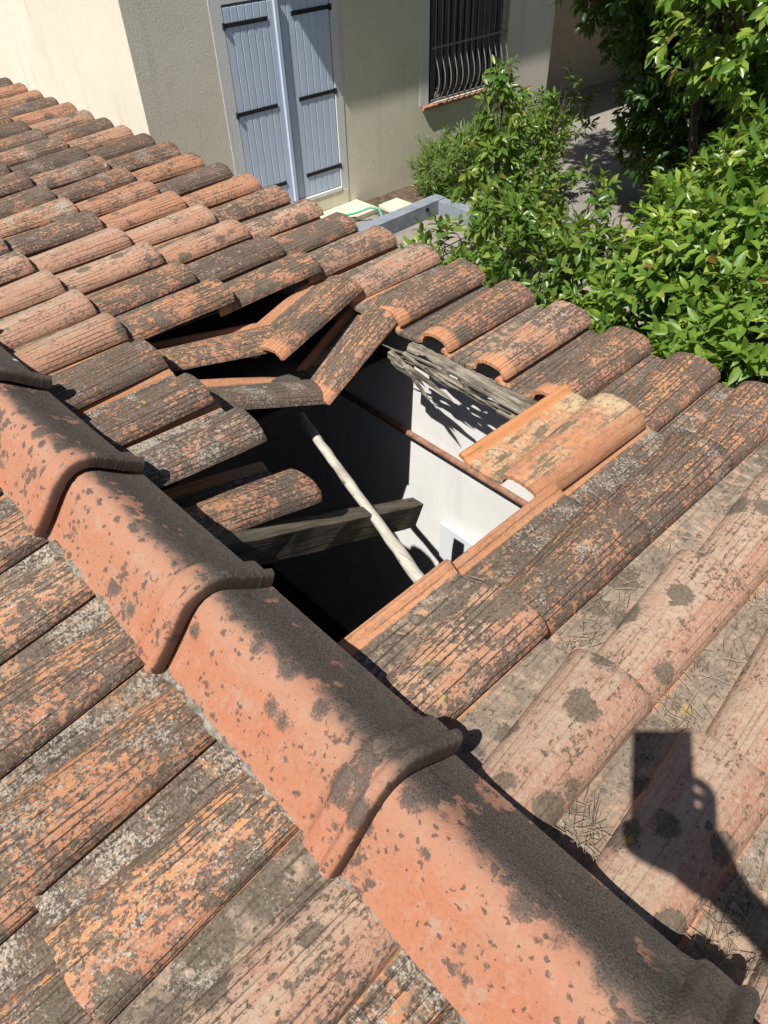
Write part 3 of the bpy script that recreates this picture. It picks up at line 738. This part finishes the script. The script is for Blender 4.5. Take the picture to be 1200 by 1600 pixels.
sill = hch(box('sill', (FX - .14, 7.5, -1.712), (FX + .040, 9.2, -1.688), M_brick))
for i in range(15):
    y = 7.5 + i * .1133
    p = box('brick', (FX - .138, y + .004, -1.689), (FX + .055, y + .1095, -1.664), M_brick, None, .005); p.parent = sill; p.location = -Vector(house.location) - Vector(sill.location)
house.rotation_euler = (0, 0, math.radians(-3.3))
# wall tap
bm = bmesh.new(); bm_tube(bm, [(FX - .02, 6.76, -1.47), (FX + .035, 6.76, -1.475), (FX + .045, 6.76, -1.52)], .011, 8)
bm_tube(bm, [(FX + .025, 6.73, -1.445), (FX + .025, 6.79, -1.45)], .008, 6)
tag(from_bm('wall_hook', bm, M_white, None, True), 'small white hook on the house wall between door and window', 'hook')

# low grey metal border
bd = bmesh.new(); bm_box(bd, (-6.05, 3.9, GZ - .02), (-5.87, 6.90, GZ + .20), .004)
border = from_bm('low_wall', bd, M_zinc); tag(border, 'low blue grey border edging the paved strip below the eave', 'border')
bd = bmesh.new(); bm_box(bd, (-5.868, 6.76, GZ - .02), (-4.25, 6.90, GZ + .19), .004); o = from_bm('return', bd, M_zinc); o.parent = border
bd = bmesh.new(); bm_tube(bd, [(-5.872, 6.55, GZ + .13), (-5.860, 6.55, GZ + .13)], .028, 14); o = from_bm('drain_hole', bd, M_dark); o.parent = border
# garden hose draped from the step over the border
hp = [(-6.75, 4.9, -2.57), (-6.66, 5.35, -2.565), (-6.60, 5.65, -2.55), (-6.48, 5.85, -2.52), (-6.36, 5.98, -2.46), (-6.24, 6.02, -2.46), (-6.12, 5.96, -2.50), (-6.09, 5.86, -2.56), (-6.10, 5.7, -2.63)]
tag(tube('garden_hose', hp, .016, M_hose, None, 8), 'green garden hose curving over the pale door step', 'hose')
# old wire rack on the paving
bm = bmesh.new()
for i in range(5): bm_tube(bm, [(-4.95 + i * .13, 5.6, GZ + .10), (-4.95 + i * .13, 6.3, GZ + .12)], .008, 5)
bm_tube(bm, [(-5.1, 5.95, GZ + .125), (-4.3, 5.95, GZ + .125)], .009, 5)
for xx in (-5.0, -4.4):
    bm_tube(bm, [(xx, 5.95, GZ + .125), (xx, 5.95, GZ)], .009, 5)
tag(from_bm('wire_rack', bm, M_black), 'thin dark wire rack lying on the brown paving', 'rack')

# ------------------------------------------------------------------ vegetation
def leaf_arrays(P, D, Nn, L, Wd):
    """P base, D direction, Nn normal (n,3); returns verts (n*8,3) and faces"""
    D = D / np.linalg.norm(D, axis=1, keepdims=True)
    S = np.cross(D, Nn); S /= np.linalg.norm(S, axis=1, keepdims=True) + 1e-9
    Nn = np.cross(S, D)
    tpl = np.array([(0, 0, 0), (.27, .80, .20), (.27, -.80, .20), (.28, 0, 0), (.66, .78, .14), (.66, -.78, .14), (.64, 0, -.02), (1, 0, -.22)])
    n = len(P); V = np.zeros((n, 8, 3))
    for i, (a, b, c) in enumerate(tpl):
        V[:, i] = P + D * (a * L)[:, None] + S * (b * Wd / 2)[:, None] + Nn * (c * Wd)[:, None]
    F = [(0, 3, 1), (0, 2, 3), (3, 6, 4, 1), (3, 2, 5, 6), (6, 7, 4), (6, 5, 7)]
    return V, F, D, S, Nn
def mesh_from_leaves(name, V, F, mat):
    n = len(V); me = bpy.data.meshes.new(name); me.vertices.add(n * 8); me.vertices.foreach_set('co', V.reshape(-1).astype(np.float32))
    idx = []; ls = []; tot = []; k = 0
    base = np.arange(n)[:, None] * 8
    lens = [len(f) for f in F]; flat = np.concatenate([np.array(f) for f in F])
    li = (base + flat[None, :]).reshape(-1); me.loops.add(len(li)); me.loops.foreach_set('vertex_index', li.astype(np.int32))
    starts = np.concatenate([[0], np.cumsum(lens)[:-1]]); per = sum(lens)
    st_ = (np.arange(n)[:, None] * per + starts[None, :]).reshape(-1); me.polygons.add(n * len(F)); me.polygons.foreach_set('loop_start', st_.astype(np.int32))
    me.update(calc_edges=True); me.validate(); me.materials.append(mat); return me
def shoots(lobes, n, k=(6, 10), twig=(.08, .2), ll=(.06, .10), wr=.42, up=.35, droop=.25, fill=.35, rg=rng):
    """leafy shoots through ellipsoid lobes: (cx,cy,cz,rx,ry,rz)"""
    vol = np.array([l[3] * l[4] * l[5] for l in lobes]) ** .67; vol /= vol.sum()
    Ps, Ds, Ns, Ls, Ws, Tw = [], [], [], [], [], []
    for _ in range(n):
        l = lobes[rg.choice(len(lobes), p=vol)]
        d = rg.normal(size=3); d /= np.linalg.norm(d)
        rr = rg.uniform(fill, 1.0) ** .5 * rg.uniform(.82, 1.1)
        p = np.array(l[:3]) + d * rr * np.array(l[3:6])
        a = d * .7 + np.array([0, 0, up]) + rg.normal(size=3) * .35; a /= np.linalg.norm(a)
        tl = rg.uniform(*twig); m = rg.integers(k[0], k[1] + 1); ph = rg.uniform(0, 6.28)
        h = np.cross(a, [0.3, .2, 1]); h /= np.linalg.norm(h) + 1e-9; b = np.cross(a, h)
        Tw.append((p - a * tl * .3, p + a * tl))
        for i in range(m):
            t = (i + .5) / m; ang = ph + i * 2.4
            rad = h * math.cos(ang) + b * math.sin(ang)
            ld = rad * (1.0 - .55 * t) + a * (.35 + .6 * t) + np.array([0, 0, -droop]) + rg.normal(size=3) * .12
            nn = a * .8 + np.array([0, 0, .6]) - rad * .2 + rg.normal(size=3) * .25
            s_ = rg.uniform(*ll) * (1.05 - .35 * t)
            Ps.append(p + a * tl * t); Ds.append(ld); Ns.append(nn); Ls.append(s_); Ws.append(s_ * wr * rg.uniform(.85, 1.15))
    return [np.array(x) for x in (Ps, Ds, Ns, Ls, Ws)] + [Tw]
def plant(name, label, cat, base, lobes, n, mat, group=None, singles=0, stems=None, trunk_r=.03, **kw):
    root = empty(name, base); tag(root, label, cat, group)
    P_, D_, N_, L_, W_, Tw = shoots(lobes, n, **kw)
    V, F, D, S, Nn = leaf_arrays(P_, D_, N_, L_, W_)
    if singles:
        dist = np.linalg.norm(P_ - np.array(CAM), axis=1); ax = (P_ - np.array(CAM)) @ np.array(CF)
        px = (P_ - np.array(CAM)) @ np.array(CR) / ax; py = (P_ - np.array(CAM)) @ np.array(CD) / ax
        ok = (abs(px) < .54) & (py > -.72) & (py < .0)
        order = np.argsort(np.where(ok, dist, 1e9))[:singles]
        Vt, Ft, *_ = leaf_arrays(np.zeros((1, 3)), np.array([[1., 0, 0]]), np.array([[0., 0, 1]]), np.array([1.]), np.array([.42]))
        lm = mesh_from_leaves('leaf', Vt, Ft, mat)
        for i in order:
            o = bpy.data.objects.new('leaf', lm)
            mm = Matrix.Identity(4)
            for r_ in range(3):
                mm[r_][0] = D[i][r_] * L_[i]; mm[r_][1] = S[i][r_] * L_[i]; mm[r_][2] = Nn[i][r_] * L_[i]; mm[r_][3] = P_[i][r_] - base[r_]
            o.matrix_basis = mm; o.parent = root; col.objects.link(o)
        keep = np.ones(len(P_), bool); keep[order] = False; V = V[keep]
    me = mesh_from_leaves('crown', V - np.array(base), F, mat); o = bpy.data.objects.new('crown', me); o.parent = root; col.objects.link(o); o['kind'] = 'stuff'
    # stems and twigs
    bm = bmesh.new(); b0 = Vector((0, 0, 0)); rs = random.Random(len(name))
    for l in lobes:
        c = Vector(l[:3]) - Vector(base); foot = Vector((rs.uniform(-.12, .12), rs.uniform(-.12, .12), -.03))
        if stems == 'single': foot = Vector((0, 0, -.03))
        mid = foot.lerp(c, .55) + Vector((rs.uniform(-.12, .12), rs.uniform(-.12, .12), .1))
        bm_tube(bm, [foot, foot.lerp(mid, .5) + Vector((0, 0, .05)), mid, c, c + Vector((0, 0, l[5] * .6))], [trunk_r, trunk_r * .85, trunk_r * .65, trunk_r * .4, trunk_r * .15], 7)
        for _ in range(7):
            d = Vector((rs.gauss(0, 1), rs.gauss(0, 1), abs(rs.gauss(0, 1)))).normalized(); e_ = c + Vector((d.x * l[3], d.y * l[4], d.z * l[5])) * .9; s0 = mid.lerp(c, rs.uniform(0, 1))
            bm_tube(bm, [s0, s0.lerp(e_, .5) + Vector((0, 0, .04)), e_], [trunk_r * .4, trunk_r * .28, trunk_r * .1], 5)
    from_bm('trunk', bm, M_bark, root, True, 60)
    bm = bmesh.new()
    for i, (a, b) in enumerate(Tw):
        if i % 3 == 0: bm_tube(bm, [Vector(a) - Vector(base), Vector(b) - Vector(base)], [.004, .002], 4, False)
    t_ = from_bm('twigs', bm, M_bark, root); t_['kind'] = 'stuff'
    return root
ML_bright = leaf_mat('bright_leaf', (0.085, 0.19, 0.028), (0.235, 0.36, 0.048), (0.43, 0.51, 0.085))
ML_mid = leaf_mat('mid_leaf', (0.075, 0.16, 0.03), (0.175, 0.28, 0.05), (0.34, 0.40, 0.08))
ML_dark = leaf_mat('dark_leaf', (0.022, 0.065, 0.014), (0.04, 0.10, 0.02), (0.07, 0.14, 0.025))
ML_ole = leaf_mat('oleander_leaf', (0.10, 0.19, 0.045), (0.18, 0.28, 0.06), (0.30, 0.38, 0.09))

plant('laurel_bush', 'large bright green glossy bush growing against the eave at right', 'bush', (-.7, 4.4, GZ),
      [(-.30, 3.55, -1.25, .70, .65, .75), (-1.15, 4.15, -1.25, .62, .60, .70), (.35, 3.9, -.95, .7, .65, .8), (-.75, 4.55, -.75, .75, .7, .7), (.1, 4.6, -.45, .8, .7, .75), (-1.75, 4.55, -1.75, .60, .6, .6), (-1.0, 3.55, -1.95, .7, .6, .6), (-.3, 3.3, -2.0, .9, .6, .6), (-1.5, 5.0, -1.15, .5, .5, .55)],
      2900, ML_bright, singles=300, ll=(.095, .155), wr=.45, k=(6, 9), trunk_r=.035)
plant('cherry_tree', 'tall bright leafy tree rising behind the large glossy bush', 'tree', (-1.5, 5.9, GZ),
      [(-1.75, 5.3, .30, .62, .6, .6), (-1.05, 5.4, .45, .7, .6, .7), (-2.45, 5.7, .65, .55, .55, .5), (-1.25, 5.6, -.35, .6, .55, .5), (-.45, 5.5, .3, .7, .6, .9), (-1.6, 5.6, 1.1, 1.0, .6, .6)],
      1500, ML_bright, stems='single', ll=(.10, .155), wr=.44, trunk_r=.05, droop=.55)
plant('dark_tree', 'dark shaded tree standing in front of the tan far wall', 'tree', (-3.8, 9.3, GZ),
      [(x + .16, y + .22, z, a, b, c) for x, y, z, a, b, c in ((-4.2, 7.6, .3, .95, .9, .9), (-3.5, 7.8, -.5, .85, .9, .8), (-4.5, 8.4, -.4, .5, .6, .6), (-3.95, 8.5, -1.75, .55, .6, .5), (-3.2, 8.1, -1.75, .75, .7, .6), (-3.9, 8.2, -1.2, .6, .7, .5), (-3.6, 6.7, 1.7, 1.3, 1.1, .8), (-4.6, 7.2, 2.1, 1.4, 1.2, .8), (-2.8, 8.4, -1.0, .9, .9, .9), (-2.7, 7.2, 1.2, 1.1, 1.0, .9))],
      3500, ML_dark, stems='single', ll=(.11, .17), wr=.44, trunk_r=.07, droop=.55)
plant('young_shrub', 'loose open shrub with thin dark stems beside the paving', 'shrub', (-3.1, 4.9, GZ),
      [(-2.55, 4.35, -1.65, .42, .42, .42), (-3.05, 4.6, -1.5, .36, .36, .40), (-2.2, 4.45, -1.35, .32, .32, .32), (-2.75, 4.05, -2.05, .45, .4, .4), (-2.1, 4.1, -2.0, .5, .45, .4), (-3.55, 4.30, -1.75, .28, .28, .30), (-3.2, 4.2, -2.0, .35, .3, .35), (-2.5, 4.9, -1.25, .28, .28, .35)],
      420, ML_mid, ll=(.10, .16), wr=.46, trunk_r=.02)
plant('tall_shoot', 'slender upright leafy shoot in front of the barred window', 'shrub', (-4.1, 5.7, GZ),
      [(-4.1, 5.7, -.85, .12, .12, .34), (-4.1, 5.7, -1.35, .20, .20, .3), (-3.95, 5.8, -1.8, .34, .34, .35), (-4.5, 5.6, -1.5, .14, .14, .26)],
      170, ML_mid, stems='single', ll=(.11, .17), wr=.45, trunk_r=.014, droop=.6)
plant('wall_shrub', 'dull green bushy shrub between the window and the far corner', 'shrub', (-4.9, 7.7, GZ),
      [(-5.1, 7.5, -1.95, .5, .5, .6), (-5.5, 8.1, -1.9, .5, .5, .5), (-5.0, 8.1, -1.6, .3, .35, .5), (-4.7, 7.0, -2.2, .45, .45, .4)],
      360, ML_mid, ll=(.09, .14), wr=.42, trunk_r=.02)
plant('oleander', 'low narrow leaved oleander under the barred window', 'shrub', (-6.3, 7.5, GZ),
      [(-6.25, 7.35, -2.33, .38, .48, .36), (-6.2, 8.1, -2.3, .4, .45, .42)],
      620, ML_ole, k=(8, 12), ll=(.10, .16), wr=.17, up=.7, droop=.05, trunk_r=.015)
plant('back_hedge', 'dense green hedge at the far end of the garden', 'hedge', (-4.5, 14.0, GZ),
      [(-6.5, 14.2, -1.2, 1.4, .9, 1.6), (-4.5, 14.2, -1.0, 1.5, .9, 1.8), (-2.4, 14.0, -.9, 1.5, .9, 1.9), (-.3, 13.6, -.8, 1.5, .9, 2.0)],
      2600, ML_dark, ll=(.10, .16), wr=.45, trunk_r=.05)

# ------------------------------------------------------------------ dry needles caught on the roof
bm = bmesh.new(); rn = random.Random(21)
def needle(x, v, h, ang, ln):
    p = far_pt(x, v, h); d = Vector((math.cos(ang), math.sin(ang), rn.uniform(-.1, .12))) * ln; s_ = Vector((-math.sin(ang), math.cos(ang), 0)) * .0006
    m_ = p + d * .5 + s_ * rn.uniform(-6, 6) + Vector((0, 0, .002)); u_ = Vector((0, 0, .0014))
    r0 = [bm.verts.new(p - s_), bm.verts.new(p + s_), bm.verts.new(p + u_)]; r1 = [bm.verts.new(m_ - s_), bm.verts.new(m_ + s_), bm.verts.new(m_ + u_)]; r2 = [bm.verts.new(p + d)]
    for j in range(3): bm.faces.new((r0[j], r0[(j + 1) % 3], r1[(j + 1) % 3], r1[j])); bm.faces.new((r1[j], r1[(j + 1) % 3], r2[0]))
def heap(c, v0, n, sx, sv):
    x0 = -c * PW - .264 + .065
    for _ in range(int(n * .6)):
        x = x0 + max(-.035, min(.04, rn.gauss(0, sx))); needle(x, v0 + rn.gauss(0, sv), .004 + abs(rn.gauss(0, .004)) - .012, rn.uniform(0, 6.28) if rn.random() < .6 else 1.57 + rn.gauss(0, .5), rn.uniform(.025, .07))
for c, v0, n, sx, sv in ((-2, .44, 60, .02, .05), (-2, .60, 30, .02, .06), (-2, .80, 30, .02, .08), (-3, .13, 90, .022, .03), (-3, .44, 70, .025, .04), (-3, .55, 40, .02, .08), (-3, .85, 60, .02, .06), (-4, .14, 110, .025, .05), (-4, .3, 70, .025, .06), (-1, .43, 22, .015, .02), (-1, .84, 16, .02, .04), (-4, .5, 60, .02, .05)):
    heap(c, v0, n, sx, sv)
for _ in range(25): needle(rn.uniform(-.1, .9), rn.uniform(.08, 1.5), .004, rn.uniform(0, 6.28), rn.uniform(.02, .05))
tag(from_bm('pine_needles', bm, M_needle), 'dry brown pine needles caught between the tiles at right', 'pine needles', kind='stuff')

# ------------------------------------------------------------------ the person taking the picture (behind the lens)
def cs(a, b, c): return CAM + CR * a + CD * b + CF * c          # right, down, forward of the lens
ph = bmesh.new(); bm_box(ph, (-.041, -.185, -.012), (.066, .006, -.003), .004)
pho = from_bm('phone', ph, M_phone); pho.matrix_world = Matrix(((CR.x, -CD.x, -CF.x, CAM.x), (CR.y, -CD.y, -CF.y, CAM.y), (CR.z, -CD.z, -CF.z, CAM.z), (0, 0, 0, 1))) @ Matrix.Translation((0, 0, .012))
tag(pho, 'black phone held upright in the raised hand', 'phone')
def skin_mesh(name, nodes, edges, mat, sub=2):
    me = bpy.data.meshes.new(name); me.from_pydata([tuple(n[0]) for n in nodes], edges, []); o = bpy.data.objects.new(name, me); col.objects.link(o)
    me.materials.append(mat)
    md = o.modifiers.new('skin', 'SKIN'); md.use_smooth_shade = True
    if not me.skin_vertices: 
        bm_ = bmesh.new(); bm_.from_mesh(me); bm_.verts.layers.skin.verify(); bm_.to_mesh(me); bm_.free()
    for i, n in enumerate(nodes): me.skin_vertices[0].data[i].radius = (n[1], n[1]); me.skin_vertices[0].data[i].use_root = (i == 0)
    s_ = o.modifiers.new('sub', 'SUBSURF'); s_.levels = sub; s_.render_levels = sub
    return o
V3 = Vector
hip = V3((1.55, -1.05, .72)); chest = V3((1.50, -.98, 1.12)); neck = V3((1.46, -.90, 1.36)); head = V3((1.40, -.84, 1.50)); crown = V3((1.38, -.82, 1.62))
shR = V3((1.62, -.82, 1.26)); shL = V3((1.36, -1.1, 1.26)); elb = cs(.36, .46, -.14); wri = cs(.130, .265, -.045); palm = cs(.045, .180, -.034)
zf = lambda y: NZ0 + (y - NY0) * math.tan(NS) + .06
nodes = [(hip, .15), (chest, .15), (neck, .055), (head, .088), (crown, .06), (shR, .065), (elb, .046), (wri, .030), (palm, .038),
         (shL, .065), (V3((1.30, -1.30, 1.02)), .045), (V3((1.20, -1.18, .82)), .032), (V3((1.17, -1.12, .74)), .036),
         (V3((1.64, -1.02, .66)), .09), (V3((1.70, -.98, .30)), .06), (V3((1.72, -1.12, zf(-1.12) + .05)), .045), (V3((1.70, -.94, zf(-.94) - .03)), .035),
         (V3((1.45, -1.12, .66)), .09), (V3((1.40, -1.10, .30)), .06), (V3((1.40, -1.28, zf(-1.28) + .05)), .045), (V3((1.38, -1.10, zf(-1.1) - .03)), .035)]
ed = [(0, 1), (1, 2), (2, 3), (3, 4), (1, 5), (5, 6), (6, 7), (7, 8), (1, 9), (9, 10), (10, 11), (11, 12), (0, 13), (13, 14), (14, 15), (15, 16), (0, 17), (17, 18), (18, 19), (19, 20)]
def finger(pts, r0):
    prev = 8
    for i, p in enumerate(pts):
        nodes.append((p, r0 * (1 - .12 * i))); ed.append((prev, len(nodes) - 1)); prev = len(nodes) - 1
# four fingers round the right edge of the phone, thumb round its left edge
for i, b0 in enumerate((.085, .108, .131, .153)):
    finger([cs(.088, b0 + .012, -.022), cs(.080, b0, .006), cs(.056, b0 - .004, .018), cs(.034, b0 - .004, .016)], .0098)
finger([cs(-.005, .190, -.030), cs(-.048, .172, -.026), cs(-.052, .135, -.018)], .0125)
nodes.append((V3((1.335, -.80, 1.50)), .022)); ed.append((3, len(nodes) - 1))          # nose
pers0 = skin_mesh('person', nodes, ed, M_cloth, 2)
dg = bpy.context.evaluated_depsgraph_get(); me = bpy.data.meshes.new_from_object(pers0.evaluated_get(dg)); bpy.data.objects.remove(pers0)
M_jean = simple_mat('blue_jeans', (0.05, 0.07, 0.13), (0.08, 0.11, 0.18), 40, .9); M_hair = simple_mat('dark_hair', (0.03, 0.02, 0.015), (0.05, 0.035, 0.025), 60, .6)
me.materials.clear()
for m_ in (M_cloth, M_skin, M_jean): me.materials.append(m_)
skin_e = {i for i, e_ in enumerate(ed) if (e_[0] in (2, 3, 7, 8, 11) or e_[1] in (3, 4, 8, 12) or e_[0] > 20 or e_[1] > 20)}; jean_e = {i for i, e_ in enumerate(ed) if e_[1] >= 13 and e_[1] <= 20 and i not in skin_e}
segs = [(nodes[a][0], nodes[b][0]) for a, b in ed]
def near_seg(p):
    bi, bd_ = 0, 9.
    for i, (a, b) in enumerate(segs):
        ab = b - a; t = max(0, min(1, (p - a).dot(ab) / max(ab.length_squared, 1e-9))); d_ = (p - a - ab * t).length
        if d_ < bd_: bi, bd_ = i, d_
    return bi
for f in me.polygons:
    e_ = near_seg(f.center); f.material_index = 1 if e_ in skin_e else (2 if e_ in jean_e else 0)
    if f.center.z < .80 and e_ == 0: f.material_index = 2
pers = bpy.data.objects.new('person', me); col.objects.link(pers)
tag(pers, 'person in dark top and jeans holding up a phone over the ridge', 'person')
bm = bmesh.new(); bmesh.ops.create_uvsphere(bm, u_segments=20, v_segments=12, radius=1)
for v_ in bm.verts: v_.co = Vector((v_.co.x * .098, v_.co.y * .098, v_.co.z * .105)) * random.uniform(.97, 1.03)
bmesh.ops.delete(bm, geom=[v_ for v_ in bm.verts if v_.co.z < -.01 and v_.co.x < .03], context='VERTS')
hair = from_bm('hair', bm, M_hair, pers, True); hair.location = (1.405, -.845, 1.545)
